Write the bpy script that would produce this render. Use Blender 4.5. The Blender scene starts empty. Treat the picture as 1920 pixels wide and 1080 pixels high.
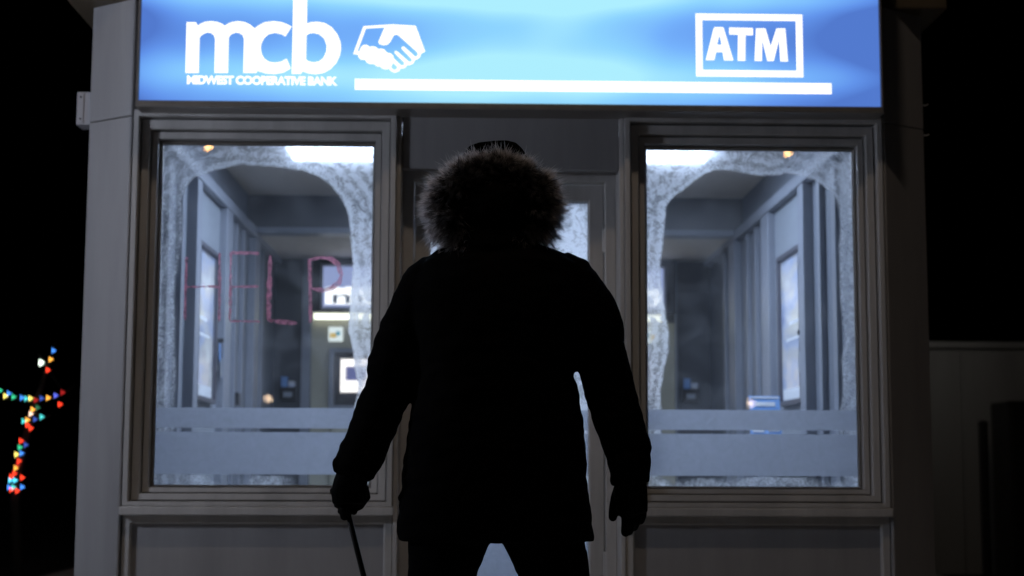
import bpy, bmesh, math, random
from mathutils import Vector, Matrix, Euler, noise

random.seed(7)
S = bpy.context.scene
COL = S.collection
PI = math.pi

# ------------------------------------------------------------------ camera, sky, exposure
LENS_PX = 2900.0                                     # focal length in pixels of a 1920 px wide frame
CAM_LOC = Vector((-0.13, -6.3, 0.94))
CAM_ROT = Euler((math.radians(90 + 6.49), math.radians(-0.2), math.radians(-1.42)), 'XYZ')
cam_data = bpy.data.cameras.new('camera')
cam = bpy.data.objects.new('camera', cam_data)
COL.objects.link(cam)
cam.location = CAM_LOC
cam.rotation_euler = CAM_ROT
cam_data.sensor_width = 36.0
cam_data.lens = LENS_PX / 1920 * 36.0
cam_data.clip_end = 2000
cam_data.dof.use_dof = True
cam_data.dof.focus_distance = 4.32
cam_data.dof.aperture_fstop = 2.0
cam_data.dof.aperture_blades = 3
cam_data.dof.aperture_rotation = math.radians(180)
S.camera = cam

world = bpy.data.worlds.new('World')
S.world = world
world.use_nodes = True
wn = world.node_tree
sky = wn.nodes.new('ShaderNodeTexSky')
sky.sky_type = 'NISHITA'
sky.sun_disc = False
sky.sun_elevation = math.radians(-8)
sky.sun_rotation = math.radians(200)
wn.links.new(sky.outputs['Color'], wn.nodes['Background'].inputs['Color'])
wn.nodes['Background'].inputs['Strength'].default_value = 0.004

S.view_settings.view_transform = 'Standard'
S.view_settings.look = 'None'
S.view_settings.exposure = 0.0
S.view_settings.gamma = 1.0
S.cycles.use_denoising = True
S.cycles.max_bounces = 10
S.cycles.transparent_max_bounces = 16
S.cycles.sample_clamp_indirect = 4.0

# ------------------------------------------------------------------ helpers
_R = CAM_ROT.to_matrix()
def on_y(px, py, Y):
    """point of the vertical plane Y that was measured at a photograph pixel"""
    d = _R @ Vector(((px - 960) / LENS_PX, -(py - 540) / LENS_PX, -1.0))
    t = (Y - CAM_LOC.y) / d.y
    return CAM_LOC + d * t

def tag(o, label=None, cat=None, group=None, kind=None):
    if label: o['label'] = label
    if cat: o['category'] = cat
    if group: o['group'] = group
    if kind: o['kind'] = kind
    return o

def empty(name, loc=(0, 0, 0), parent=None):
    o = bpy.data.objects.new(name, None)
    o.empty_display_size = 0.1
    COL.objects.link(o)
    if parent is not None: o.parent = parent
    else: o.location = loc
    return o

def place(o, parent):
    """parent keeping world coordinates (meshes are built in world coordinates)"""
    if parent is None: return
    o.parent = parent
    off = Vector((0, 0, 0)); p = parent
    while p is not None:
        off += p.location; p = p.parent
    o.location = -off

def link_mesh(name, me, mat, parent=None, smooth=False):
    me.name = name
    if mat is not None and not me.materials: me.materials.append(mat)
    if smooth:
        for p in me.polygons: p.use_smooth = True
    o = bpy.data.objects.new(name, me)
    COL.objects.link(o)
    place(o, parent)
    return o

def obj(name, bm, mat, parent=None, smooth=False, bevel=0.0, seg=2):
    bmesh.ops.recalc_face_normals(bm, faces=bm.faces)
    me = bpy.data.meshes.new(name)
    bm.to_mesh(me); bm.free()
    o = link_mesh(name, me, mat, parent, smooth)
    if bevel:
        m = o.modifiers.new('bevel', 'BEVEL'); m.width = bevel; m.segments = seg
        m.limit_method = 'ANGLE'; m.harden_normals = False
    return o

def bx(bm, x0, x1, y0, y1, z0, z1):
    v = [bm.verts.new((x, y, z)) for x in (x0, x1) for y in (y0, y1) for z in (z0, z1)]
    for f in ((0, 1, 3, 2), (4, 6, 7, 5), (0, 4, 5, 1), (2, 3, 7, 6), (0, 2, 6, 4), (1, 5, 7, 3)):
        bm.faces.new([v[i] for i in f])

def box(name, x0, x1, y0, y1, z0, z1, mat, parent=None, bevel=0.0):
    bm = bmesh.new(); bx(bm, x0, x1, y0, y1, z0, z1)
    return obj(name, bm, mat, parent, bevel=bevel)

def sweep(bm, pts, radii, n=12, squash=None, cap=True):
    """tube through points; radii are numbers or (a, b) pairs: a sideways, b front-back"""
    pts = [Vector(p) for p in pts]
    rings = []
    for i, p in enumerate(pts):
        t = (pts[min(i + 1, len(pts) - 1)] - pts[max(i - 1, 0)]).normalized()
        ref = Vector((0, 1, 0)) if abs(t.y) < 0.9 else Vector((1, 0, 0))
        u = ref.cross(t).normalized(); v = t.cross(u).normalized()
        r = radii[i]; a, b = (r, r) if not isinstance(r, (tuple, list)) else r
        rings.append([bm.verts.new(p + u * (a * math.cos(2 * PI * k / n)) + v * (b * math.sin(2 * PI * k / n))) for k in range(n)])
    for r0, r1 in zip(rings, rings[1:]):
        for k in range(n):
            bm.faces.new((r0[k], r0[(k + 1) % n], r1[(k + 1) % n], r1[k]))
    if cap:
        bm.faces.new(rings[0][::-1]); bm.faces.new(rings[-1])

def ellipsoid(bm, c, r, seg=16, rings=10, rot=None):
    m = Matrix.Translation(Vector(c)) @ (rot.to_4x4() if rot else Matrix.Identity(4)) @ Matrix.Diagonal((*r, 1))
    bmesh.ops.create_uvsphere(bm, u_segments=seg, v_segments=rings, radius=1.0, matrix=m)

def ring_frame(bm, x0, x1, z0, z1, prof, sc=(1, 1, 1, 1)):
    """mitred frame: profile [(inset, y)] swept round a rectangle; sc scales the inset left, right, top, bottom"""
    loops = []
    for ins, y in prof:
        a, b, c, d = x0 + ins * sc[0], x1 - ins * sc[1], z1 - ins * sc[2], z0 + ins * sc[3]
        loops.append([bm.verts.new(p) for p in ((a, y, d), (b, y, d), (b, y, c), (a, y, c))])
    for l0, l1 in zip(loops, loops[1:]):
        for k in range(4):
            bm.faces.new((l0[k], l0[(k + 1) % 4], l1[(k + 1) % 4], l1[k]))

def flat_shape(name, outlines, mat, parent, to3d, depth=0.002, smooth_pts=False):
    """filled outline (even-odd holes) standing proud of a vertical panel; outlines are lists of 2-D points"""
    cu = bpy.data.curves.new(name, 'CURVE')
    cu.dimensions = '2D'; cu.fill_mode = 'BOTH'
    pts3 = []
    for ol in outlines:
        sp = cu.splines.new('POLY'); sp.points.add(len(ol) - 1); sp.use_cyclic_u = True
        for p, q in zip(sp.points, ol):
            w = to3d(q); p.co = (w.x, w.z, 0, 1); y = w.y
    cu.extrude = depth / 2
    tmp = bpy.data.objects.new('tmp', cu); COL.objects.link(tmp)
    dg = bpy.context.evaluated_depsgraph_get(); dg.update()
    me = bpy.data.meshes.new_from_object(tmp.evaluated_get(dg))
    bpy.data.objects.remove(tmp)
    for v in me.vertices:
        x, zz, h = v.co
        v.co = (x, y - h, zz)
    return link_mesh(name, me, mat, parent)

def text_mesh(name, s, mat, parent, x0, x1, z0, z1, y, bold=0.0, spacing=1.0, depth=0.002):
    cu = bpy.data.curves.new(name, 'FONT')
    cu.body = s; cu.size = 1.0; cu.offset = bold; cu.space_character = spacing; cu.extrude = 0.001
    cu.resolution_u = 4
    tmp = bpy.data.objects.new('tmp', cu); COL.objects.link(tmp)
    dg = bpy.context.evaluated_depsgraph_get(); dg.update()
    me = bpy.data.meshes.new_from_object(tmp.evaluated_get(dg))
    bpy.data.objects.remove(tmp)
    xs = [v.co.x for v in me.vertices]; ys = [v.co.y for v in me.vertices]
    ax, bx_, ay, by = min(xs), max(xs), min(ys), max(ys)
    for v in me.vertices:
        v.co = (x0 + (v.co.x - ax) / (bx_ - ax) * (x1 - x0), y - (depth / 2 if v.co.z > 0 else -depth / 2),
                z0 + (v.co.y - ay) / (by - ay) * (z1 - z0))
    return link_mesh(name, me, mat, parent)

# ------------------------------------------------------------------ materials
def nodes(name):
    m = bpy.data.materials.new(name); m.use_nodes = True
    nt = m.node_tree
    return m, nt, nt.nodes['Principled BSDF'], nt.nodes['Material Output']

def painted(name, col, rough=0.5, var=0.12, scale=6.0, spec=0.4, metal=0.0, bump=0.0, fine=180.0, streak=False):
    """paint or plastic with cloudy wear and a little fine relief"""
    m, nt, b, out = nodes(name)
    tc = nt.nodes.new('ShaderNodeTexCoord')
    n1 = nt.nodes.new('ShaderNodeTexNoise'); n1.inputs['Scale'].default_value = scale; n1.inputs['Detail'].default_value = 6
    n1.inputs['Roughness'].default_value = 0.65
    if streak:
        mp = nt.nodes.new('ShaderNodeMapping'); mp.inputs['Scale'].default_value = (1.0, 1.0, 0.12)
        nt.links.new(tc.outputs['Object'], mp.inputs['Vector']); nt.links.new(mp.outputs['Vector'], n1.inputs['Vector'])
    else:
        nt.links.new(tc.outputs['Object'], n1.inputs['Vector'])
    mr = nt.nodes.new('ShaderNodeMapRange')
    mr.inputs['From Min'].default_value = 0.25; mr.inputs['From Max'].default_value = 0.75
    mr.inputs['To Min'].default_value = 1 - var; mr.inputs['To Max'].default_value = 1 + var
    nt.links.new(n1.outputs['Fac'], mr.inputs['Value'])
    mx = nt.nodes.new('ShaderNodeVectorMath'); mx.operation = 'SCALE'
    mx.inputs[0].default_value = col
    nt.links.new(mr.outputs['Result'], mx.inputs['Scale'])
    nt.links.new(mx.outputs['Vector'], b.inputs['Base Color'])
    rr = nt.nodes.new('ShaderNodeMapRange'); rr.inputs['To Min'].default_value = max(0.05, rough - 0.1); rr.inputs['To Max'].default_value = min(1, rough + 0.12)
    nt.links.new(n1.outputs['Fac'], rr.inputs['Value']); nt.links.new(rr.outputs['Result'], b.inputs['Roughness'])
    b.inputs['Specular IOR Level'].default_value = spec
    b.inputs['Metallic'].default_value = metal
    if bump:
        n2 = nt.nodes.new('ShaderNodeTexNoise'); n2.inputs['Scale'].default_value = fine; n2.inputs['Detail'].default_value = 3
        nt.links.new(tc.outputs['Object'], n2.inputs['Vector'])
        bp = nt.nodes.new('ShaderNodeBump'); bp.inputs['Strength'].default_value = bump; bp.inputs['Distance'].default_value = 0.01
        nt.links.new(n2.outputs['Fac'], bp.inputs['Height']); nt.links.new(bp.outputs['Normal'], b.inputs['Normal'])
    return m

def glow(name, col, strength):
    m = bpy.data.materials.new(name); m.use_nodes = True
    nt = m.node_tree; nt.nodes.clear()
    e = nt.nodes.new('ShaderNodeEmission'); e.inputs['Color'].default_value = (*col, 1); e.inputs['Strength'].default_value = strength
    o = nt.nodes.new('ShaderNodeOutputMaterial'); nt.links.new(e.outputs[0], o.inputs['Surface'])
    return m

M = {}
M['facade'] = painted('grey_facade_paint', (0.32, 0.32, 0.335), 0.45, 0.20, 3.5, bump=0.03, streak=True)
M['frame'] = painted('grey_frame_paint', (0.48, 0.475, 0.475), 0.38, 0.22, 7.0, bump=0.02, streak=True)
M['gap'] = painted('gap_shade_and_backing', (0.06, 0.055, 0.05), 0.7, 0.15)  # dark colour standing in for shadow between frame steps; also backs the sign
M['alu'] = painted('brushed_aluminium', (0.32, 0.30, 0.28), 0.4, 0.15, 12.0, metal=0.6)
M['dark_metal'] = painted('dark_metal', (0.03, 0.03, 0.032), 0.45, 0.2, 20, metal=0.4)
M['roof'] = painted('brown_roof_metal', (0.10, 0.08, 0.055), 0.5, 0.15)
M['white_box'] = painted('white_plastic_box', (0.40, 0.40, 0.43), 0.5, 0.06)
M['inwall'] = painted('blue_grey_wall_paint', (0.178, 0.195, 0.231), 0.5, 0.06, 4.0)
M['inpost'] = painted('pale_blue_grey_post', (0.249, 0.266, 0.308), 0.42, 0.06, 5.0)
M['inpanel'] = painted('pale_blue_panel', (0.272, 0.296, 0.332), 0.4, 0.05, 3.0)
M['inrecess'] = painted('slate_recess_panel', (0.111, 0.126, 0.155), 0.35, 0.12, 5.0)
M['ceiling'] = painted('grey_ceiling_board', (0.70, 0.63, 0.55), 0.7, 0.06, 10, bump=0.1)
M['beam'] = painted('slate_beam_paint', (0.126, 0.130, 0.141), 0.5, 0.1)
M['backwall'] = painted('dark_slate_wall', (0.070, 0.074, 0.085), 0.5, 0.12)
M['floor'] = painted('grey_floor_tile', (0.178, 0.170, 0.163), 0.35, 0.15, 4)
M['beige'] = painted('beige_machine_shell', (0.42, 0.40, 0.31), 0.45, 0.06, 6)
M['black_plastic'] = painted('black_plastic', (0.012, 0.012, 0.016), 0.35, 0.2)
M['poster_frame'] = painted('tan_poster_frame', (0.09, 0.09, 0.11), 0.4, 0.1)
M['asphalt'] = painted('asphalt', (0.045, 0.045, 0.047), 0.85, 0.3, 1.2, bump=0.4, fine=60)
M['concrete'] = painted('snowy_concrete', (0.45, 0.44, 0.42), 0.85, 0.2, 1.5, bump=0.3, fine=40)
M['shed'] = painted('pale_shed_siding', (0.34, 0.345, 0.345), 0.6, 0.25, 1.4, streak=True)
M['cloth'] = painted('black_parka_nylon', (0.0018, 0.0018, 0.002), 0.8, 0.25, 30, spec=0.02, bump=0.1, fine=400)
M['trouser'] = painted('black_trouser_cloth', (0.002, 0.002, 0.0022), 0.9, 0.2, 40, spec=0.02)
M['glove'] = painted('black_glove_leather', (0.0025, 0.0025, 0.0025), 0.6, 0.2, 40, spec=0.03)
M['boot'] = painted('black_boot_leather', (0.008, 0.008, 0.008), 0.5, 0.2, 30, spec=0.2)
M['skin'] = painted('skin', (0.45, 0.27, 0.20), 0.55, 0.06, 12)
M['iron'] = painted('black_iron_rod', (0.012, 0.011, 0.011), 0.4, 0.3, 60, metal=0.5)
M['bark'] = painted('dark_bark', (0.03, 0.025, 0.02), 0.9, 0.3, 14, bump=0.5, fine=30)
M['blue_card'] = painted('blue_card', (0.16, 0.30, 0.58), 0.5, 0.08)
M['white_card'] = painted('white_card', (0.75, 0.77, 0.80), 0.5, 0.05)
M['white_light'] = glow('ceiling_tube_glow', (0.62, 0.75, 1.0), 11.5)
M['sign_white'] = glow('backlit_white_vinyl', (1.0, 1.0, 1.0), 1.35)
M['warm_strip'] = glow('warm_strip_glow', (1.0, 1.0, 0.80), 2.2)
M['red_writing'] = None

# window glass: clear with mirror reflection by angle
def glass_mat():
    m = bpy.data.materials.new('window_glass'); m.use_nodes = True
    nt = m.node_tree; nt.nodes.clear()
    fr = nt.nodes.new('ShaderNodeFresnel'); fr.inputs['IOR'].default_value = 1.5
    tr = nt.nodes.new('ShaderNodeBsdfTransparent'); tr.inputs['Color'].default_value = (0.95, 0.97, 0.98, 1)
    gl = nt.nodes.new('ShaderNodeBsdfGlossy'); gl.inputs['Roughness'].default_value = 0.0
    mx = nt.nodes.new('ShaderNodeMixShader'); out = nt.nodes.new('ShaderNodeOutputMaterial')
    nt.links.new(fr.outputs[0], mx.inputs[0]); nt.links.new(tr.outputs[0], mx.inputs[1]); nt.links.new(gl.outputs[0], mx.inputs[2])
    nt.links.new(mx.outputs[0], out.inputs['Surface'])
    return m
M['glass'] = glass_mat()

def math_node(nt, op, a, b=None, clamp=False):
    n = nt.nodes.new('ShaderNodeMath'); n.operation = op; n.use_clamp = clamp
    for i, v in enumerate((a, b)):
        if v is None: continue
        if isinstance(v, (int, float)): n.inputs[i].default_value = v
        else: nt.links.new(v, n.inputs[i])
    return n.outputs[0]

def frost_mat():
    """ice on the pane: how thick it is comes from the mesh, crystals from noise"""
    m = bpy.data.materials.new('window_frost'); m.use_nodes = True
    nt = m.node_tree; nt.nodes.clear()
    at = nt.nodes.new('ShaderNodeAttribute'); at.attribute_name = 'dist'
    th = nt.nodes.new('ShaderNodeAttribute'); th.attribute_name = 'thick'
    tc = nt.nodes.new('ShaderNodeTexCoord')
    def nz(scale, det, rough, dist=0.0):
        n = nt.nodes.new('ShaderNodeTexNoise'); n.inputs['Scale'].default_value = scale; n.inputs['Detail'].default_value = det
        n.inputs['Roughness'].default_value = rough; n.inputs['Distortion'].default_value = dist
        nt.links.new(tc.outputs['Object'], n.inputs['Vector']); return n.outputs['Fac']
    def rng(v, a, b, c, d):
        n = nt.nodes.new('ShaderNodeMapRange'); n.interpolation_type = 'SMOOTHSTEP'
        for k, x in zip(('From Min', 'From Max', 'To Min', 'To Max'), (a, b, c, d)): n.inputs[k].default_value = x
        nt.links.new(v, n.inputs['Value']); return n.outputs['Result']
    D = at.outputs['Fac']
    edge_n = math_node(nt, 'MULTIPLY', math_node(nt, 'SUBTRACT', nz(26, 6, 0.68), 0.5), 0.026)
    edge = rng(math_node(nt, 'ADD', D, edge_n), -0.004, 0.016, 0.0, 1.0)
    # growth bands that follow the melted opening, bent by noise
    warp = math_node(nt, 'MULTIPLY', nz(7, 3, 0.55), 0.11)
    ph = math_node(nt, 'MULTIPLY', math_node(nt, 'ADD', D, warp), 2 * PI / 0.052)
    bands = rng(math_node(nt, 'SINE', ph), -1.0, 1.0, 0.62, 1.0)
    flakes = rng(nz(62, 8, 0.72, 1.8), 0.40, 0.60, 0.22, 1.35)
    feather = rng(nz(13, 9, 0.72, 3.2), 0.36, 0.64, 0.25, 1.15)
    near = rng(D, 0.004, 0.075, 0.70, 0.15)
    mixn = nt.nodes.new('ShaderNodeMix'); mixn.data_type = 'FLOAT'
    nt.links.new(near, mixn.inputs['Factor']); nt.links.new(feather, mixn.inputs[2]); nt.links.new(flakes, mixn.inputs[3])
    dens = math_node(nt, 'MULTIPLY', math_node(nt, 'MULTIPLY', edge, mixn.outputs[0]), bands)
    rim = math_node(nt, 'MULTIPLY', rng(math_node(nt, 'ABSOLUTE', math_node(nt, 'SUBTRACT', D, 0.010)), 0.0, 0.012, 0.30, 0.0), feather)
    dens = math_node(nt, 'ADD', dens, rim)
    dens = math_node(nt, 'MULTIPLY', math_node(nt, 'MULTIPLY', dens, 1.12), th.outputs['Fac'])
    speck = rng(nz(260, 2, 0.5), 0.62, 0.76, 0.0, 0.14)
    wipe = rng(nz(5, 5, 0.6, 0.8), 0.40, 0.70, 0.03, 0.10)
    dens = math_node(nt, 'ADD', math_node(nt, 'ADD', dens, wipe), speck, clamp=True)
    dens = math_node(nt, 'MINIMUM', dens, 0.96)
    tr = nt.nodes.new('ShaderNodeBsdfTransparent')
    tl = nt.nodes.new('ShaderNodeBsdfTranslucent'); tl.inputs['Color'].default_value = (0.96, 0.97, 1.0, 1)
    df = nt.nodes.new('ShaderNodeBsdfDiffuse'); df.inputs['Color'].default_value = (0.80, 0.83, 0.88, 1)
    rf = nt.nodes.new('ShaderNodeBsdfRefraction'); rf.inputs['IOR'].default_value = 1.08; rf.inputs['Roughness'].default_value = 0.75; rf.inputs['Color'].default_value = (0.95, 0.97, 1.0, 1)
    m0 = nt.nodes.new('ShaderNodeMixShader'); m0.inputs[0].default_value = 0.12
    nt.links.new(tl.outputs[0], m0.inputs[1]); nt.links.new(df.outputs[0], m0.inputs[2])
    m1 = nt.nodes.new('ShaderNodeMixShader'); m1.inputs[0].default_value = 0.35
    nt.links.new(m0.outputs[0], m1.inputs[1]); nt.links.new(rf.outputs[0], m1.inputs[2])
    m2 = nt.nodes.new('ShaderNodeMixShader')
    nt.links.new(dens, m2.inputs[0]); nt.links.new(tr.outputs[0], m2.inputs[1]); nt.links.new(m1.outputs[0], m2.inputs[2])
    out = nt.nodes.new('ShaderNodeOutputMaterial'); nt.links.new(m2.outputs[0], out.inputs['Surface'])
    return m
M['frost'] = frost_mat()

def film_mat():
    m = bpy.data.materials.new('privacy_film'); m.use_nodes = True
    nt = m.node_tree; nt.nodes.clear()
    tc = nt.nodes.new('ShaderNodeTexCoord')
    n = nt.nodes.new('ShaderNodeTexNoise'); n.inputs['Scale'].default_value = 18; n.inputs['Detail'].default_value = 10; n.inputs['Roughness'].default_value = 0.85; n.inputs['Distortion'].default_value = 1.0
    nt.links.new(tc.outputs['Object'], n.inputs['Vector'])
    r = nt.nodes.new('ShaderNodeMapRange'); r.inputs['From Min'].default_value = 0.3; r.inputs['From Max'].default_value = 0.7
    r.inputs['To Min'].default_value = 0.74; r.inputs['To Max'].default_value = 0.98
    nt.links.new(n.outputs['Fac'], r.inputs['Value'])
    tr = nt.nodes.new('ShaderNodeBsdfTransparent')
    tl = nt.nodes.new('ShaderNodeBsdfTranslucent'); tl.inputs['Color'].default_value = (0.62, 0.64, 0.69, 1)
    df = nt.nodes.new('ShaderNodeBsdfDiffuse'); df.inputs['Color'].default_value = (0.6, 0.63, 0.68, 1)
    m1 = nt.nodes.new('ShaderNodeMixShader'); m1.inputs[0].default_value = 0.18
    nt.links.new(tl.outputs[0], m1.inputs[1]); nt.links.new(df.outputs[0], m1.inputs[2])
    m2 = nt.nodes.new('ShaderNodeMixShader')
    nt.links.new(r.outputs['Result'], m2.inputs[0]); nt.links.new(tr.outputs[0], m2.inputs[1]); nt.links.new(m1.outputs[0], m2.inputs[2])
    out = nt.nodes.new('ShaderNodeOutputMaterial'); nt.links.new(m2.outputs[0], out.inputs['Surface'])
    return m
M['film'] = film_mat()

def writing_mat():
    """greasy red lipstick strokes, thin in places"""
    m = bpy.data.materials.new('red_lipstick'); m.use_nodes = True
    nt = m.node_tree; nt.nodes.clear()
    tc = nt.nodes.new('ShaderNodeTexCoord')
    n = nt.nodes.new('ShaderNodeTexNoise'); n.inputs['Scale'].default_value = 55; n.inputs['Detail'].default_value = 5
    nt.links.new(tc.outputs['Object'], n.inputs['Vector'])
    r = nt.nodes.new('ShaderNodeMapRange'); r.inputs['From Min'].default_value = 0.32; r.inputs['From Max'].default_value = 0.62
    r.inputs['To Min'].default_value = 0.34; r.inputs['To Max'].default_value = 0.92
    nt.links.new(n.outputs['Fac'], r.inputs['Value'])
    tr = nt.nodes.new('ShaderNodeBsdfTransparent')
    tl = nt.nodes.new('ShaderNodeBsdfTranslucent'); tl.inputs['Color'].default_value = (0.98, 0.48, 0.64, 1)
    df = nt.nodes.new('ShaderNodeBsdfDiffuse'); df.inputs['Color'].default_value = (0.72, 0.22, 0.34, 1)
    m1 = nt.nodes.new('ShaderNodeMixShader'); m1.inputs[0].default_value = 0.5
    nt.links.new(tl.outputs[0], m1.inputs[1]); nt.links.new(df.outputs[0], m1.inputs[2])
    m2 = nt.nodes.new('ShaderNodeMixShader')
    nt.links.new(r.outputs['Result'], m2.inputs[0]); nt.links.new(tr.outputs[0], m2.inputs[1]); nt.links.new(m1.outputs[0], m2.inputs[2])
    out = nt.nodes.new('ShaderNodeOutputMaterial'); nt.links.new(m2.outputs[0], out.inputs['Surface'])
    return m
M['red_writing'] = writing_mat()

def sign_mat():
    """backlit blue acrylic: rows of tubes behind it glow through, with dim gaps between them"""
    m = bpy.data.materials.new('backlit_blue_acrylic'); m.use_nodes = True
    nt = m.node_tree; nt.nodes.clear()
    tc = nt.nodes.new('ShaderNodeTexCoord')
    sx = nt.nodes.new('ShaderNodeSeparateXYZ'); nt.links.new(tc.outputs['Object'], sx.inputs[0])
    X, Z = sx.outputs['X'], sx.outputs['Z']
    def gauss(v, c, s):
        t = math_node(nt, 'DIVIDE', math_node(nt, 'SUBTRACT', v, c), s)
        return math_node(nt, 'EXPONENT', math_node(nt, 'MULTIPLY', math_node(nt, 'MULTIPLY', t, t), -1.0))
    row1 = math_node(nt, 'MULTIPLY', gauss(Z, 2.505, 0.10), 0.52)
    row2 = math_node(nt, 'MULTIPLY', gauss(Z, 2.86, 0.085), 0.65)
    mid = math_node(nt, 'MULTIPLY', gauss(X, 0.05, 0.82), 0.66)
    l1 = math_node(nt, 'MULTIPLY', gauss(X, -0.95, 0.35), 0.12)
    ends = math_node(nt, 'ADD', math_node(nt, 'MULTIPLY', gauss(X, -1.62, 0.20), 0.55), gauss(X, 1.78, 0.52))
    mp = nt.nodes.new('ShaderNodeMapping'); mp.inputs['Scale'].default_value = (2.0, 1, 3.2)
    nt.links.new(tc.outputs['Object'], mp.inputs['Vector'])
    n = nt.nodes.new('ShaderNodeTexNoise'); n.inputs['Scale'].default_value = 1.0; n.inputs['Detail'].default_value = 1.5
    nt.links.new(mp.outputs['Vector'], n.inputs['Vector'])
    v = math_node(nt, 'ADD', math_node(nt, 'ADD', row1, row2), math_node(nt, 'ADD', mid, l1))
    v = math_node(nt, 'ADD', v, math_node(nt, 'MULTIPLY', math_node(nt, 'SUBTRACT', n.outputs['Fac'], 0.42), 0.55))
    v = math_node(nt, 'SUBTRACT', v, math_node(nt, 'MULTIPLY', ends, 0.70))
    cr = nt.nodes.new('ShaderNodeValToRGB')
    e = cr.color_ramp.elements
    e[0].position = 0.0; e[0].color = (0.085, 0.195, 0.62, 1)
    e[1].position = 1.0; e[1].color = (0.42, 0.86, 1.0, 1)
    k = e.new(0.20); k.color = (0.122, 0.295, 0.83, 1)
    k = e.new(0.45); k.color = (0.18, 0.45, 0.98, 1)
    k = e.new(0.75); k.color = (0.27, 0.66, 1.0, 1)
    nt.links.new(v, cr.inputs['Fac'])
    em = nt.nodes.new('ShaderNodeEmission'); nt.links.new(cr.outputs['Color'], em.inputs['Color'])
    gl = nt.nodes.new('ShaderNodeBsdfGlossy'); gl.inputs['Roughness'].default_value = 0.15; gl.inputs['Color'].default_value = (0.03, 0.03, 0.03, 1)
    ad = nt.nodes.new('ShaderNodeAddShader'); nt.links.new(em.outputs[0], ad.inputs[0]); nt.links.new(gl.outputs[0], ad.inputs[1])
    out = nt.nodes.new('ShaderNodeOutputMaterial'); nt.links.new(ad.outputs[0], out.inputs['Surface'])
    return m
M['sign_blue'] = sign_mat()

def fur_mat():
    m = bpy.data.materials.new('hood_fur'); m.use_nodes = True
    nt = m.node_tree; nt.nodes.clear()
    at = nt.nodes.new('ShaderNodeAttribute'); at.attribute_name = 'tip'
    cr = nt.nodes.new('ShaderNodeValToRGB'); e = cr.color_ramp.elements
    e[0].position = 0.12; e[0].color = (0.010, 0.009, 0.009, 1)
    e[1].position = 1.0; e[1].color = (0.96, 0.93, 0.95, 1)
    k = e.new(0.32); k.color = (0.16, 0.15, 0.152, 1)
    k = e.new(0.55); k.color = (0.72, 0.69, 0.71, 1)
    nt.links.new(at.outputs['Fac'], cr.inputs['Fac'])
    df = nt.nodes.new('ShaderNodeBsdfDiffuse'); tl = nt.nodes.new('ShaderNodeBsdfTranslucent')
    nt.links.new(cr.outputs['Color'], df.inputs['Color']); nt.links.new(cr.outputs['Color'], tl.inputs['Color'])
    mx = nt.nodes.new('ShaderNodeMixShader'); mx.inputs[0].default_value = 0.5
    nt.links.new(df.outputs[0], mx.inputs[1]); nt.links.new(tl.outputs[0], mx.inputs[2])
    out = nt.nodes.new('ShaderNodeOutputMaterial'); nt.links.new(mx.outputs[0], out.inputs['Surface'])
    return m
M['fur'] = fur_mat()

def poster_mat(name, seed):
    """printed poster: soft blue to pale picture with a few light bars"""
    m, nt, b, out = nodes(name)
    tc = nt.nodes.new('ShaderNodeTexCoord')
    mp = nt.nodes.new('ShaderNodeMapping'); mp.inputs['Location'].default_value = (0, seed, 0); mp.inputs['Scale'].default_value = (1, 2.0, 5.5)
    nt.links.new(tc.outputs['Object'], mp.inputs['Vector'])
    n = nt.nodes.new('ShaderNodeTexNoise'); n.inputs['Scale'].default_value = 1.3; n.inputs['Detail'].default_value = 2
    nt.links.new(mp.outputs['Vector'], n.inputs['Vector'])
    cr = nt.nodes.new('ShaderNodeValToRGB'); e = cr.color_ramp.elements
    e[0].position = 0.28; e[0].color = (0.30, 0.34, 0.52, 1)
    e[1].position = 0.75; e[1].color = (0.85, 0.84, 0.80, 1)
    k = e.new(0.42); k.color = (0.48, 0.54, 0.70, 1)
    k = e.new(0.55); k.color = (0.62, 0.60, 0.58, 1)
    nt.links.new(n.outputs['Fac'], cr.inputs['Fac']); nt.links.new(cr.outputs['Color'], b.inputs['Base Color'])
    b.inputs['Roughness'].default_value = 0.2
    return m
M['poster_a'] = poster_mat('poster_print_a', 0.0)
M['poster_b'] = poster_mat('poster_print_b', 3.7)

# ------------------------------------------------------------------ ground
box('ground', -600, 600, -600, 600, -0.5, -0.12, M['asphalt'])
tag(bpy.data.objects['ground'], kind='structure')
pad = box('pavement', -3.72, 3.93, -4.6, 8.06, -0.3, 0.0, M['concrete'], bevel=0.015)
tag(pad, kind='structure')

# ------------------------------------------------------------------ kiosk
LX0, LX1 = -1.747, 1.772           # outer side faces
kiosk = empty('bank_kiosk', (0.01, 2.2, 0))
tag(kiosk, 'small grey bank kiosk with two frosted windows and a glass door', 'kiosk')

# corner pillars: stacked cladding sheets with a thin joint
for xi, xo in ((-1.538, LX0), (1.560, LX1)):          # splayed corner posts
    p = empty('corner_pillar', parent=kiosk)
    for z0, z1 in ((0.0, 2.353), (2.357, 2.85)):
        bm = bmesh.new()
        sec = [(xi, -0.03), (xi + (xo - xi) * 0.04, -0.032), (xo, 0.105), (xo, 0.161), (xi, 0.161)]
        lo = [bm.verts.new((x, y, z0)) for x, y in sec]; hi = [bm.verts.new((x, y, z1)) for x, y in sec]
        n = len(sec)
        for k in range(n): bm.faces.new((lo[k], lo[(k + 1) % n], hi[(k + 1) % n], hi[k]))
        bm.faces.new(lo[::-1]); bm.faces.new(hi)
        obj('cladding_sheet', bm, M['facade'], p, bevel=0.003)
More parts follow.
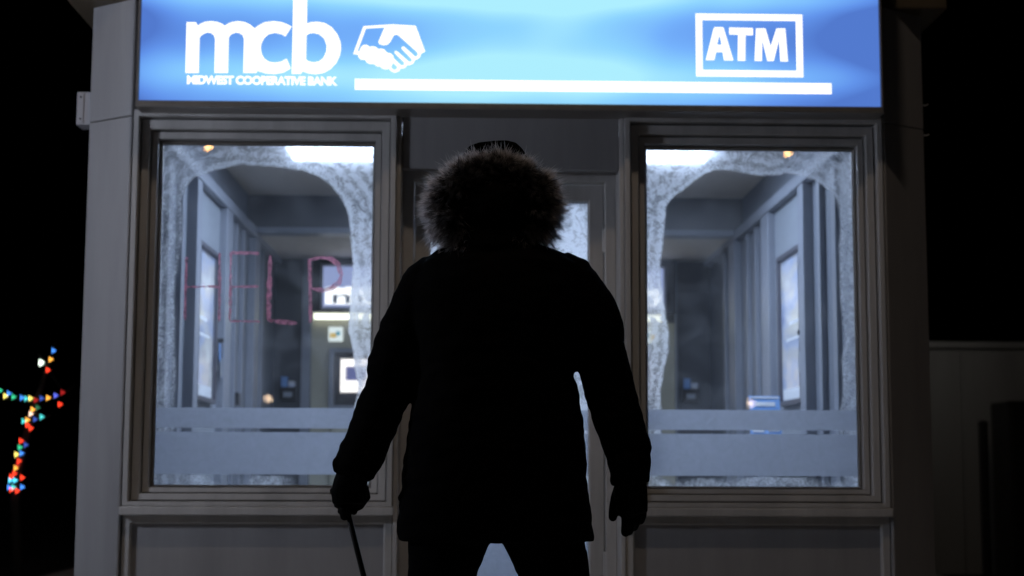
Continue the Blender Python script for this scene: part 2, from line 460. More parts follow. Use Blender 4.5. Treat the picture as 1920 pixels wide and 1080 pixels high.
# side walls, back wall, roof, ceiling, floor
for sgn, xo, xi in ((-1, LX0 + 0.002, -1.52), (1, LX1 - 0.002, 1.52)):
    w = empty('side_wall', parent=kiosk)
    a, b = sorted((xo, xi))
    box('wall_panel', a, b, 0.162, 4.60, 0.0, 2.85, M['inwall'], w)
    def side(name, y0, y1, z0, z1, proud, mat, bevel=0.004):
        x0, x1 = sorted((xi - sgn * 0.0, xi - sgn * proud))
        return box(name, x0, x1, y0, y1, z0, z1, mat, w, bevel=bevel)
    side('header_rail', 0.10, 4.38, 2.315, 2.375, 0.055, M['inpost'])
    for y0, y1, pr in ((0.58, 0.66, 0.022), (0.86, 0.92, 0.03), (1.13, 1.25, 0.05), (2.02, 2.24, 0.05), (3.12, 3.34, 0.05), (3.62, 3.70, 0.03)):
        side('post', y0, y1, 0.05, 2.314, pr, M['inpost'])
    side('panel', 1.252, 2.018, 0.06, 2.312, 0.012, M['inpanel'], 0.003)
    side('panel', 2.242, 3.118, 0.06, 2.312, 0.008, M['inwall'], 0.003)
    for y in (2.52, 2.80):
        side('mullion', y, y + 0.035, 0.06, 2.312, 0.03, M['inpost'])
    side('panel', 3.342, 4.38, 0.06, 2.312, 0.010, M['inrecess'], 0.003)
    hy = 1.985 if sgn < 0 else 1.292
    fl = empty('flyer_clip', parent=w)
    for k, (dz, m) in enumerate(((0.0, 'white_card'), (0.045, 'blue_card'), (-0.035, 'inpanel'))):
        q0, q1 = sorted((xi - sgn * (0.020 + 0.012 * k), xi - sgn * (0.0215 + 0.012 * k)))
        box('flyer', q0, q1, hy - 0.022 - 0.006 * k, hy + 0.022, 1.43 + dz, 1.53 + dz, M[m], fl)
    q0, q1 = sorted((xi - sgn * 0.013, xi - sgn * 0.050))
    box('clip', q0, q1, hy - 0.012, hy + 0.012, 1.58, 1.60, M['dark_metal'], fl)
    if sgn < 0:
        side('lock_box', 2.66, 2.74, 1.27, 1.345, 0.035, M['black_plastic'])
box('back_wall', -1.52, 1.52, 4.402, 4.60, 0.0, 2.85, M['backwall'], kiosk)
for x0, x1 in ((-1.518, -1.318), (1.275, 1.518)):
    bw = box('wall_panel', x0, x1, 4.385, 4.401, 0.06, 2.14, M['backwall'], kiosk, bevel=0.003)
box('floor', -1.52, 1.52, 0.10, 4.40, 0.0, 0.05, M['floor'], kiosk)
box('ceiling', -1.52, 1.52, 0.165, 3.10, 2.575, 2.62, M['ceiling'], kiosk)
box('beam', -1.52, 1.52, 3.10, 3.22, 2.375, 2.62, M['beam'], kiosk)
box('beam_trim', -1.519, 1.519, 3.085, 3.235, 2.340, 2.374, M['inpost'], kiosk, bevel=0.004)
box('rear_ceiling', -1.52, 1.52, 3.236, 4.40, 2.350, 2.40, M['ceiling'], kiosk)
box('roof', -1.836, 1.856, 0.0, 4.75, 2.852, 2.98, M['roof'], kiosk, bevel=0.008)
# ceiling light: housing and diffuser
cl = empty('ceiling_light', parent=kiosk)
bm = bmesh.new(); ring_frame(bm, -1.14, 1.14, 0.0, 1.11, [(0.0, 0.0), (0.0, 0.02), (0.03, 0.02), (0.03, 0.0)])
for v in bm.verts: v.co = (v.co.x, 0.86 + v.co.z, 2.574 - v.co.y)
obj('housing', bm, M['white_box'], cl)
for x0, x1 in ((-1.105, -0.01), (0.01, 1.105)):
    box('diffuser', x0, x1, 0.895, 1.935, 2.562, 2.572, M['white_light'], cl)

# windows
def sdist(p, poly):
    """signed distance to polygon: negative inside"""
    x, y = p; best = 1e9; inside = False
    n = len(poly)
    for i in range(n):
        ax, ay = poly[i]; bx_, by = poly[(i + 1) % n]
        dx, dy = bx_ - ax, by - ay
        t = max(0.0, min(1.0, ((x - ax) * dx + (y - ay) * dy) / (dx * dx + dy * dy + 1e-12)))
        best = min(best, (x - ax - t * dx) ** 2 + (y - ay - t * dy) ** 2)
        if (ay > y) != (by > y) and x < (bx_ - ax) * (y - ay) / (by - ay) + ax: inside = not inside
    return -math.sqrt(best) if inside else math.sqrt(best)

def lerp_tab(t, tab):
    for (a, va), (b, vb) in zip(tab, tab[1:]):
        if t <= b: return va + (vb - va) * max(0.0, (t - a)) / (b - a)
    return tab[-1][1]

GLASS_Y = 0.078
def frost_sheet(x0, x1, z0, z1, dist_fn, thick_fn, parent, nx=70, nz=110, y=GLASS_Y + 0.008):
    bm = bmesh.new()
    vs = [[bm.verts.new((x0 + (x1 - x0) * i / nx, y, z0 + (z1 - z0) * j / nz)) for i in range(nx + 1)] for j in range(nz + 1)]
    for j in range(nz):
        for i in range(nx):
            bm.faces.new((vs[j][i], vs[j][i + 1], vs[j + 1][i + 1], vs[j + 1][i]))
    me = bpy.data.meshes.new('frost'); bm.to_mesh(me); bm.free()
    d = me.attributes.new('dist', 'FLOAT', 'POINT'); t = me.attributes.new('thick', 'FLOAT', 'POINT')
    for k, v in enumerate(me.vertices):
        d.data[k].value = dist_fn(v.co.x, v.co.z); t.data[k].value = thick_fn(v.co.x, v.co.z)
    return link_mesh('frost', me, M['frost'], parent)

def px_poly(pts):
    out = []
    for p in pts:
        w = on_y(p[0], p[1], GLASS_Y + 0.008); out.append((w.x, w.z))
    return out

CLEAR_L = px_poly([(656, 960), (660, 766), (667, 748), (670, 722), (663, 692), (660, 655), (652, 622), (654, 590), (657, 545), (661, 499), (656, 440), (652, 403), (641, 377),
    (623, 351), (600, 334), (563, 321), (526, 316), (489, 312), (452, 310), (423, 316), (393, 323), (365, 335), (350, 352), (343, 380), (345, 440),
    (337, 490), (331, 520), (329, 560), (331, 620), (330, 640), (332, 700), (329, 766), (327, 960)])
CLEAR_R = px_poly([(1241, 960), (1241, 766), (1240, 733), (1247, 692), (1255, 655), (1255, 625), (1251, 600), (1247, 574), (1240, 519), (1240, 489), (1245, 452), (1249, 415), (1250, 389),
    (1260, 374), (1282, 356), (1304, 339), (1323, 326), (1341, 320), (1367, 321), (1397, 327), (1427, 331), (1456, 330), (1482, 327), (1504, 332), (1530, 341),
    (1553, 358), (1567, 374), (1572, 397), (1574, 423), (1570, 467), (1572, 511), (1573, 563), (1577, 600), (1582, 637), (1575, 674), (1578, 711), (1577, 748), (1572, 766), (1575, 960)])

def make_window(x0, x1, z0, z1, clear, thick_tab, name_hint):
    w = empty('window', parent=kiosk)
    sc = (1, 1, 1.22, 0.82)
    def ring(name, prof, mat):
        bm = bmesh.new(); ring_frame(bm, x0, x1, z0, z1, prof, sc); obj(name, bm, mat, w)
    ring('outer_trim', [(0.0, 0.07), (0.0, -0.033), (0.002, -0.036), (0.020, -0.036), (0.0225, -0.032), (0.0225, 0.03)], M['frame'])
    ring('gap_shade', [(0.0225, 0.028), (0.030, 0.028)], M['gap'])  # dark ring: shadow of the frame step put into the colour
    ring('frame', [(0.0285, 0.05), (0.0285, 0.002), (0.031, -0.001), (0.057, -0.001), (0.060, 0.003), (0.060, 0.055)], M['frame'])
    ring('gap_shade', [(0.060, 0.054), (0.067, 0.054)], M['gap'])
    ring('sash', [(0.0650, 0.08), (0.0650, 0.031), (0.067, 0.028), (0.087, 0.028), (0.089, 0.031), (0.089, 0.075)], M['frame'])
    ring('gap_shade', [(0.089, 0.0735), (0.0935, 0.0735)], M['gap'])
    ring('glazing_bead', [(0.0925, 0.09), (0.0925, 0.062), (0.0945, 0.060), (0.102, 0.074), (0.102, 0.09)], M['alu'])
    gx0, gx1, gz0, gz1 = x0 + 0.100, x1 - 0.100, z0 + 0.100 * 0.82, z1 - 0.100 * 1.22
    box('glass_pane', gx0, gx1, GLASS_Y, GLASS_Y + 0.006, gz0, gz1, M['glass'], w)
    fz = (1.165, 1.082, 1.066, 0.894)
    def dist(x, z):
        if z > 0.90: return sdist((x, z), clear)
        return 0.016 + 0.030 * noise.noise(Vector((x * 5, z * 3, 3.0))) - (z - 0.842) * 0.22
    def thick(x, z):
        u = (x - gx0) / (gx1 - gx0)
        t = lerp_tab(u, thick_tab)
        top = max(0.0, min(1.0, (z - 1.95) / 0.2))
        t = t * (1 - top) + max(t, 0.95) * top
        return t if z > 0.90 else 0.62
    frost_sheet(gx0, gx1, gz0, gz1, dist, thick, w)
    for a, b in ((fz[1], fz[0]), (fz[3], fz[2])):
        box('privacy_film', gx0 + 0.002, gx1 - 0.002, GLASS_Y + 0.0066, GLASS_Y + 0.0073, a, b, M['film'], w)
    # projecting sill with a rounded nose
    bm = bmesh.new(); bx(bm, x0 - 0.006, x1 + 0.006, -0.055, 0.06, z0 - 0.036, z0 - 0.001)
    obj('sill', bm, M['frame'], w, bevel=0.006, seg=3)
    return w

win_l = make_window(-1.532, -0.455, 0.768, 2.382, CLEAR_L, [(0.0, 0.55), (0.12, 0.42), (0.5, 0.85), (0.85, 1.2), (1.0, 1.15)], 'left')
win_r = make_window(0.487, 1.556, 0.768, 2.378, CLEAR_R, [(0.0, 1.05), (0.12, 1.2), (0.5, 0.95), (0.9, 0.6), (1.0, 0.55)], 'right')

# HELP written on the left pane: ragged hand-drawn strokes (pixel polylines of the pane)
def stroke(name, lines, parent, w0=0.0068):
    bm = bmesh.new()
    rnd = random.Random(len(lines) * 31 + int(lines[0][0][0]))
    for ln in lines:
        P = [on_y(x, y, GLASS_Y - 0.0015) for x, y in ln]
        Q = []
        for a, b in zip(P, P[1:]):
            k = max(2, int((b - a).length / 0.008))
            Q += [a.lerp(b, i / k) for i in range(k)]
        Q.append(P[-1])
        prev = None
        for i, q in enumerate(Q):
            t = (Q[min(i + 1, len(Q) - 1)] - Q[max(i - 1, 0)]).normalized()
            n = Vector((-t.z, 0, t.x))
            hw = w0 * (0.78 + 0.45 * noise.noise(q * 45) + 0.45 * noise.noise(q * 9 + Vector((3, 1, 7)))) * (0.6 if i in (0, len(Q) - 1) else 1)
            off = n * (0.0016 * noise.noise(q * 60 + Vector((5, 5, 5))))
            f = Vector((0, -0.0012, 0))
            r = [bm.verts.new(q + off + n * hw), bm.verts.new(q + off + f), bm.verts.new(q + off - n * hw)]
            if prev:
                for k in range(2): bm.faces.new((prev[k], prev[k + 1], r[k + 1], r[k]))
            prev = r
    o = obj(name, bm, M['red_writing'], parent)
    return o
o = stroke('letter', [[(350, 482), (348, 540), (347, 600)], [(412, 474), (412, 540), (411, 602)], [(349, 538), (412, 537)]], win_l); o['label'] = 'red hand-drawn letter H'
o = stroke('letter', [[(433, 473), (432, 540), (431, 602)], [(433, 474), (486, 475)], [(432, 538), (485, 537)], [(431, 602), (487, 603)]], win_l); o['label'] = 'red hand-drawn letter E'
o = stroke('letter', [[(507, 479), (505, 540), (504, 602)], [(504, 601), (530, 604), (557, 606)]], win_l, 0.0100); o['label'] = 'red hand-drawn letter L'
o = stroke('letter', [[(580, 488), (582, 540), (582, 605)], [(578, 488), (600, 483), (620, 485), (634, 496), (640, 515), (636, 530), (622, 541), (604, 544), (584, 541)]], win_l, 0.0115); o['label'] = 'red hand-drawn letter P'

# panels under the windows, panel over the door
for x0, x1 in ((-1.532, -0.455), (0.487, 1.556)):
    lp = empty('lower_panel', parent=kiosk)
    box('sheet', x0 + 0.03, x1 - 0.03, 0.012, 0.05, 0.08, 0.70, M['facade'], lp)
    bm = bmesh.new(); ring_frame(bm, x0, x1, 0.02, 0.731, [(0.0, 0.06), (0.0, -0.010), (0.002, -0.012), (0.028, -0.012), (0.034, -0.004), (0.034, 0.02)])
    obj('border', bm, M['frame'], lp)
box('transom_panel', -0.432, 0.464, -0.004, 0.05, 2.150, 2.42, M['facade'], kiosk, bevel=0.003)
for x0, x1 in ((-0.453, -0.434), (0.466, 0.485)):
    box('mullion', x0, x1, -0.018, 0.07, 0.02, 2.42, M['frame'], kiosk, bevel=0.003)
box('fascia', -1.537, 1.559, 0.082, 0.16, 2.384, 2.851, M['facade'], kiosk)
box('threshold', -0.43, 0.462, -0.03, 0.25, 0.0, 0.02, M['alu'], kiosk)

# door
bm = bmesh.new(); ring_frame(bm, -0.433, 0.465, 0.02, 2.182, [(0.0, 0.24), (0.0, 0.152), (0.003, 0.149), (0.042, 0.149), (0.046, 0.152), (0.046, 0.24)], (1, 1, 1.2, 0.1))
obj('door_frame', bm, M['frame'], kiosk)
for x0, x1 in ((-0.460, -0.4335), (0.4655, 0.492)):
    box('jamb_lining', x0, x1, 0.071, 0.25, 0.02, 2.30, M['frame'], kiosk)
box('lintel', -0.433, 0.465, 0.051, 0.25, 2.186, 2.30, M['frame'], kiosk)
door = empty('door', parent=kiosk)
bm = bmesh.new(); ring_frame(bm, -0.383, 0.416, 0.03, 2.122, [(0.0, 0.24), (0.0, 0.188), (0.003, 0.185), (0.058, 0.185), (0.066, 0.192), (0.066, 0.235)], (1, 1, 1.08, 2.6))
obj('leaf_frame', bm, M['frame'], door)
DG = (-0.318, 0.351, 0.205, 2.052)
box('glass_pane', DG[0], DG[1], 0.210, 0.216, DG[2], DG[3], M['glass'], door)
frost_sheet(DG[0], DG[1], DG[2], DG[3], lambda x, z: 0.05 + 0.03 * noise.noise(Vector((x * 6, z * 6, 8))), lambda x, z: 1.15, door, 40, 90, 0.221)
for a, b in ((1.082, 1.165), (0.894, 1.066), (0.215, 0.86)):
    box('privacy_film', DG[0] + 0.002, DG[1] - 0.002, 0.2172, 0.2180, a, b, M['film'], door)
for zc in (1.88, 1.10, 0.53):
    bm = bmesh.new(); sweep(bm, [(0.4185, 0.174, zc - 0.05), (0.4185, 0.174, zc + 0.05)], [0.0085, 0.0085], 10)
    bx(bm, 0.395, 0.414, 0.1815, 0.1845, zc - 0.045, zc + 0.045)
    obj('hinge', bm, M['frame'], door)
bm = bmesh.new()
sweep(bm, [(-0.350, 0.184, 0.92), (-0.350, 0.127, 0.92), (-0.350, 0.117, 0.95), (-0.350, 0.117, 1.23), (-0.350, 0.127, 1.26), (-0.350, 0.184, 1.26)], [0.010] * 6, 10)
obj('pull_handle', bm, M['alu'], door, smooth=True)

# junction box on the left flank, small hooks on the right flank
jb = empty('junction_box', parent=kiosk)
box('case', -1.815, -1.748, 0.15, 0.25, 2.356, 2.498, M['white_box'], jb, bevel=0.004)
box('cover', -1.810, -1.785, 0.144, 0.149, 2.362, 2.492, M['white_box'], jb, bevel=0.002)
for z in (2.38, 2.474):
    bm = bmesh.new(); sweep(bm, [(-1.797, 0.1435, z), (-1.797, 0.140, z)], [0.005, 0.004], 8); obj('screw', bm, M['dark_metal'], jb)
for z in (2.335, 2.465):
    bm = bmesh.new(); sweep(bm, [(1.771, 0.12, z), (1.791, 0.12, z), (1.799, 0.12, z + 0.006)], [0.003, 0.003, 0.002], 8)
    obj('hook', bm, M['white_box'], kiosk)

# ------------------------------------------------------------------ lit sign over the front
SY = -0.150
sign = empty('lit_sign', (0.016, -0.1, 2.4))
tag(sign, 'long backlit blue bank sign with white lettering above the windows', 'sign')
SX0, SX1, SZ0, SZ1 = -1.488, 1.522, 2.393, 3.10
box('face_panel', SX0, SX1, SY, SY + 0.010, SZ0, SZ1, M['sign_blue'], sign)
bm = bmesh.new(); ring_frame(bm, SX0 - 0.012, SX1 + 0.012, SZ0 - 0.028, SZ1 + 0.02, [(0.0, 0.075), (0.0, SY - 0.008), (0.003, SY - 0.012), (0.010, SY - 0.012), (0.012, SY - 0.006), (0.012, SY + 0.02)], (1, 1, 1.6, 2.3))
obj('case_frame', bm, M['alu'], sign)
box('back_sheet', SX0 - 0.005, SX1 + 0.005, 0.060, 0.072, SZ0 - 0.02, SZ1 + 0.01, M['gap'], sign)
PY = SY - 0.0025
def z5(p): return on_y(340 + p[0] / 6, p[1] / 6, PY)
def zh(p): return on_y(660 + p[0] / 9, 30 + p[1] / 9, PY)
def z2(p): return on_y(1060 + p[0] / 3, p[1] / 3, PY)
MC = [(45, 820), (60, 250), (165, 250), (185, 290), (215, 268), (265, 246), (330, 238), (400, 246), (450, 264), (490, 290), (530, 264), (580, 246), (640, 238), (710, 248), (770, 275), (825, 320),
      (870, 285), (940, 250), (1040, 238), (1130, 250), (1200, 278), (1240, 300), (1170, 410), (1130, 385), (1050, 368), (980, 385), (930, 430), (900, 490), (893, 540), (905, 610), (935, 660), (985, 695),
      (1050, 705), (1120, 695), (1185, 660), (1230, 770), (1150, 815), (1050, 833), (950, 825), (850, 795), (845, 820), (697, 820), (705, 440), (690, 395), (650, 370), (610, 365), (560, 385), (533, 420),
      (525, 820), (372, 820), (380, 440), (365, 395), (330, 370), (290, 365), (240, 385), (205, 420), (195, 820)]
B_OUT = [(1262, -160), (1417, -160), (1412, 265), (1460, 250), (1520, 245), (1610, 258), (1690, 305), (1755, 385), (1790, 470), (1797, 540), (1785, 620), (1745, 705), (1680, 775), (1600, 820), (1510, 835),
         (1430, 825), (1360, 800), (1345, 830), (1242, 830), (1250, 500)]
B_IN = [(1408, 395), (1440, 376), (1490, 370), (1550, 385), (1605, 430), (1635, 510), (1630, 580), (1600, 650), (1550, 690), (1490, 703), (1430, 690), (1403, 668)]
o = flat_shape('letter', [MC], M['sign_white'], sign, z5); o['label'] = 'joined white letters m and c'
o = flat_shape('letter', [B_OUT, B_IN], M['sign_white'], sign, z5); o['label'] = 'white letter b'
H_OUT = [(20, 640), (195, 172), (420, 158), (680, 142), (1075, 165), (1235, 600), (1165, 635), (1150, 690), (1105, 728), (1062, 740), (1035, 800), (985, 824), (932, 826), (900, 870), (855, 886), (815, 882),
         (795, 930), (720, 957), (660, 930), (620, 890), (560, 900), (505, 882), (480, 850), (420, 850), (372, 810), (300, 808), (245, 782), (225, 740), (150, 735), (108, 695), (108, 652), (60, 648)]
H_IN = [(235, 210), (550, 192), (445, 440), (462, 472), (530, 493), (600, 480), (650, 430), (690, 350), (715, 318), (770, 315), (1100, 610), (1112, 650), (1090, 683), (1062, 684), (875, 515), (845, 520), (835, 550),
        (1005, 725), (1015, 750), (990, 775), (960, 772), (760, 595), (727, 590), (715, 620), (880, 785), (885, 812), (860, 836), (822, 828), (704, 716), (700, 680), (660, 635), (600, 620), (580, 610), (540, 560), (480, 550),
        (445, 560), (400, 520), (340, 512), (300, 522), (250, 487), (190, 490), (150, 530), (125, 595), (90, 600)]
H_IN2 = [(690, 790), (760, 850), (765, 882), (730, 910), (690, 905), (658, 860)]
o = flat_shape('handshake_emblem', [H_OUT, H_IN, H_IN2], M['sign_white'], sign, zh); o['label'] = 'white emblem of two clasped hands'
text_mesh('bank_name', 'MIDWEST COOPERATIVE BANK', M['sign_white'], sign, -1.297, -0.690, 2.460, 2.497, PY, bold=0.045, spacing=0.92)
box('underline', -0.620, 1.322, PY - 0.001, PY + 0.001, 2.444, 2.489, M['sign_white'], sign)
bm = bmesh.new(); ring_frame(bm, 0.768, 1.207, 2.513, 2.776, [(0.0, PY + 0.001), (0.0, PY - 0.001), (0.027, PY - 0.001), (0.027, PY + 0.001)])
obj('letter_frame', bm, M['sign_white'], sign)
o = flat_shape('letter', [[(790, 338), (835, 158), (840, 153), (885, 153), (890, 157), (945, 340), (893, 339), (885, 293), (848, 293), (838, 338)], [(853, 252), (880, 252), (867, 195)]], M['sign_white'], sign, z2); o['label'] = 'white letter A'
o = flat_shape('letter', [[(922, 155), (1055, 158), (1055, 198), (1013, 198), (1012, 342), (970, 341), (972, 195), (922, 193)]], M['sign_white'], sign, z2); o['label'] = 'white letter T'
o = flat_shape('letter', [[(1065, 342), (1073, 160), (1125, 160), (1155, 262), (1188, 160), (1237, 160), (1252, 346), (1210, 345), (1202, 225), (1172, 343), (1137, 343), (1108, 225), (1105, 343)]], M['sign_white'], sign, z2); o['label'] = 'white letter M'

# ------------------------------------------------------------------ things inside the kiosk
# cash machine wall at the back
surround = empty('machine_surround', (0, 4.35, 0.05))
tag(surround, 'black header and pale columns around the cash machines at the back', 'surround')
box('header', -1.25, 1.26, 4.30, 4.384, 1.972, 2.345, M['black_plastic'], surround, bevel=0.004)
for x0, x1 in ((-1.315, -1.252), (1.262, 1.272)):
    box('column', x0, x1, 4.31, 4.384, 0.06, 2.345, M['inpost'], surround, bevel=0.004)
box('rear_panel', -1.25, 1.26, 4.37, 4.384, 0.06, 1.915, M['beige'], surround)
for x0, x1 in ((-1.235, -0.10), (0.10, 1.17)):
    box('light_strip', x0, x1, 4.325, 4.36, 1.924, 1.966, M['warm_strip'], surround)
M['logo_white'] = glow('lit_logo_white', (0.95, 0.97, 1.0), 1.6)
M['logo_lilac'] = glow('lit_logo_lilac', (0.42, 0.50, 0.86), 0.75)
M['logo_blue'] = painted('logo_blue_print', (0.05, 0.14, 0.30), 0.4, 0.05)
M['screen_glow'] = glow('screen_glow', (1.0, 0.93, 0.90), 1.8)
M['icon_glow'] = glow('icon_glow', (0.85, 0.95, 0.95), 1.0)
M['icon_yellow'] = glow('icon_yellow_print', (0.9, 0.62, 0.15), 0.7)
M['icon_teal'] = glow('icon_teal_print', (0.1, 0.5, 0.7), 0.6)
M['slate_glow'] = glow('screen_blue_glow', (0.16, 0.18, 0.42), 0.8)
def cash_machine(xc, s, label):
    t = empty('cash_machine', (xc, 4.3, 0.05)); tag(t, label, 'cash machine', 'cash machines at the back of the kiosk')
    X = lambda u: xc + s * u
    def b(name, u0, u1, y0, y1, z0, z1, mat, par=t, bev=0.0):
        a, c = sorted((X(u0), X(u1))); return box(name, a, c, y0, y1, z0, z1, mat, par, bev)
    # u runs from the outer edge (-) to the middle of the kiosk (+)
    b('shell', -0.30, 0.36, 4.315, 4.369, 0.06, 1.30, M['beige'], bev=0.01)
    bm = bmesh.new(); a, c = sorted((X(-0.31), X(0.37)))
    ring_frame(bm, a, c, 1.305, 1.725, [(0.0, 4.369), (0.0, 4.30), (0.028, 4.30), (0.028, 4.369)]); obj('surround_frame', bm, M['inpost'], t)
    b('recess', -0.28, 0.34, 4.355, 4.368, 1.335, 1.695, M['black_plastic'])
    sc = b('screen', -0.235, 0.02, 4.335, 4.354, 1.425, 1.652, M['screen_glow'])
    b('screen_picture', -0.20, -0.06, 4.330, 4.334, 1.505, 1.60, M['slate_glow'], sc)
    b('keypad', 0.08, 0.26, 4.335, 4.354, 1.38, 1.50, M['alu'], bev=0.004)
    b('card_slot', 0.08, 0.26, 4.335, 4.354, 1.57, 1.60, M['white_box'], bev=0.003)
    ic = b('picture_plate', -0.325, -0.225, 4.360, 4.369, 1.775, 1.875, M['icon_glow'], bev=0.006)
    b('print', -0.315, -0.27, 4.357, 4.359, 1.80, 1.832, M['icon_yellow'], ic)
    b('print', -0.272, -0.245, 4.355, 4.3565, 1.815, 1.845, M['icon_teal'], ic)
    lg = b('logo_box', -0.378, 0.30, 4.282, 4.299, 1.986, 2.305, M['white_box'], bev=0.01)
    b('logo_panel', -0.36, 0.282, 4.278, 4.2815, 2.006, 2.285, M['logo_lilac'], lg)
    bm = bmesh.new()
    xs = [X(-0.345 + 0.61 * i / 40) for i in range(41)]
    top = [bm.verts.new((x, 4.2765, 2.135 + 0.012 * abs(math.sin(i * 0.42)))) for i, x in enumerate(xs)]
    bot = [bm.verts.new((x, 4.2765, 2.022)) for x in xs]
    for i in range(40): bm.faces.new((top[i], top[i + 1], bot[i + 1], bot[i]))
    obj('logo_wave', bm, M['logo_white'], lg)
    a, c = sorted((X(-0.29), X(0.21)))
    text_mesh('lettering', 'mcb', M['logo_blue'], lg, a, c, 2.03, 2.12, 4.2755, bold=0.0, depth=0.001)
    return t
cash_machine(-0.81, 1, 'left cash machine with glowing screen, seen past the P of the window writing')
cash_machine(0.815, -1, 'right cash machine at the back, behind the right-hand window frost')

def framed_poster(sgn, mat, label):
    xw = sgn * 1.508
    t = empty('framed_poster', (xw, 1.56, 1.24)); tag(t, label, 'poster', 'framed posters on the side walls')
    y0, y1, z0, z1 = 1.285, 1.845, 1.245, 2.035
    bm = bmesh.new(); ring_frame(bm, y0, y1, z0, z1, [(0.0, 0.0), (0.0, 0.03), (0.022, 0.03), (0.026, 0.012), (0.026, 0.0)])
    for v in bm.verts: v.co = (xw - sgn * v.co.y, v.co.x, v.co.z)
    obj('poster_frame', bm, M['poster_frame'], t)
    a, b = sorted((xw - sgn * 0.001, xw - sgn * 0.010))
    sh = box('poster_sheet', a, b, y0 + 0.026, y1 - 0.026, z0 + 0.026, z1 - 0.026, mat, t)
    a, b = sorted((xw - sgn * 0.0102, xw - sgn * 0.0110))
    for q0, q1, r0, r1, m in ((1.36, 1.62, 1.655, 1.675, 'white_card'), (1.34, 1.70, 1.575, 1.59, 'white_card'), (1.32, 1.80, 1.275, 1.33, 'white_card')):
        box('printed_bar', a, b, q0, q1, r0, r1, M[m], sh)
framed_poster(-1, M['poster_a'], 'framed poster on the left inside wall behind the letter H')
framed_poster(1, M['poster_b'], 'framed poster on the right inside wall of the kiosk')

def leaflet_box(xc, label):
    t = empty('leaflet_holder', (xc, 4.384, 1.36)); tag(t, label, 'leaflet holder', 'leaflet holders on the back wall')
    box('holder', xc - 0.055, xc + 0.055, 4.345, 4.384, 1.365, 1.46, M['dark_metal'], t, bevel=0.004)
    for i, (m, dx) in enumerate((('blue_card', -0.026), ('white_card', 0.026))):
        box('leaflet', xc + dx - 0.022, xc + dx + 0.022, 4.352, 4.358, 1.40, 1.53 - 0.03 * i, M['poster_a' if i else m], t)
    box('front_label', xc - 0.03, xc + 0.03, 4.342, 4.3445, 1.39, 1.425, M['inpanel'], t)
leaflet_box(-1.405, 'small leaflet holder on the dark back wall, seen below the letter L')
leaflet_box(1.367, 'small leaflet holder on the dark back wall, right-hand window')

# writing shelf with a small blue card sign by the right-hand wall
shelf = empty('writing_shelf', (1.40, 1.2, 1.0)); tag(shelf, 'narrow wall shelf below the right-hand poster, behind the film bands', 'shelf')
box('shelf_board', 1.20, 1.469, 0.95, 1.95, 1.045, 1.070, M['inpost'], shelf, bevel=0.004)
for y in (1.06, 1.84): box('bracket', 1.30, 1.468, y, y + 0.025, 0.90, 1.044, M['dark_metal'], shelf)
card = empty('card_sign', (1.28, 1.22, 1.07)); tag(card, 'small blue and white card sign standing on the wall shelf', 'card sign')
M['card_blue'] = painted('light_blue_card', (0.22, 0.42, 0.80), 0.5, 0.05)
def leaning(name, x0, x1, t0, t1, off, mat):
    lo, hi = Vector((0, 1.10, 1.073)), Vector((0, 1.235, 1.272))
    nrm = Vector((0, -(hi - lo).z, (hi - lo).y)).normalized()
    bm = bmesh.new(); vs = []
    for o_ in (off, off + 0.003):
        for t_, xs in ((t0, (x0, x1)), (t1, (x1, x0))):
            p = lo.lerp(hi, t_) + nrm * o_
            for x in xs: vs.append(bm.verts.new((x + 0.018 * t_, p.y, p.z)))
    for f in ((0, 1, 2, 3), (7, 6, 5, 4), (0, 4, 5, 1), (1, 5, 6, 2), (2, 6, 7, 3), (3, 7, 4, 0)): bm.faces.new([vs[i] for i in f])
    return obj(name, bm, mat, card)
leaning('card', 1.195, 1.345, 0.0, 1.0, 0.0, M['card_blue'])
for t0, t1, x0, x1 in ((0.93, 0.97, 1.20, 1.34), (0.74, 0.84, 1.225, 1.32), (0.10, 0.45, 1.205, 1.26), (0.12, 0.2, 1.28, 1.335), (0.55, 0.60, 1.22, 1.33)):
    leaning('printed_line', x0, x1, t0, t1, 0.0032, M['white_card'])

# ------------------------------------------------------------------ the person
PYY = -1.95
def pp(px, py, dy=0.0): return on_y(px, py, PYY) + Vector((0, dy, 0))
K = 0.0015                                            # metres per photograph pixel where the person stands
person = empty('person', (-0.06, PYY, 0.0))
tag(person, 'person in black hooded parka with fur trim, seen from behind holding a rod', 'person')

def remeshed(name, bm, mat, parent, voxel, wrinkle=0.0, smooth=6):
    bmesh.ops.recalc_face_normals(bm, faces=bm.faces)
    me = bpy.data.meshes.new(name); bm.to_mesh(me); bm.free()
    tmp = bpy.data.objects.new('tmp', me); COL.objects.link(tmp)
    r = tmp.modifiers.new('r', 'REMESH'); r.mode = 'VOXEL'; r.voxel_size = voxel
    s = tmp.modifiers.new('s', 'SMOOTH'); s.factor = 0.5; s.iterations = smooth
    dg = bpy.context.evaluated_depsgraph_get(); dg.update()
    out = bpy.data.meshes.new_from_object(tmp.evaluated_get(dg))
    bpy.data.objects.remove(tmp)
    if wrinkle:
        nn = [v.normal.copy() for v in out.vertices]
        for v, n in zip(out.vertices, nn):
            c = v.co
            w = noise.noise(Vector((c.x * 9, c.y * 9, c.z * 26))) + 0.6 * noise.noise(Vector((c.x * 22 + 7, c.y * 22, c.z * 48)))
            v.co = c + n * (w * wrinkle)
    return link_mesh(name, out, mat, parent, smooth=True)

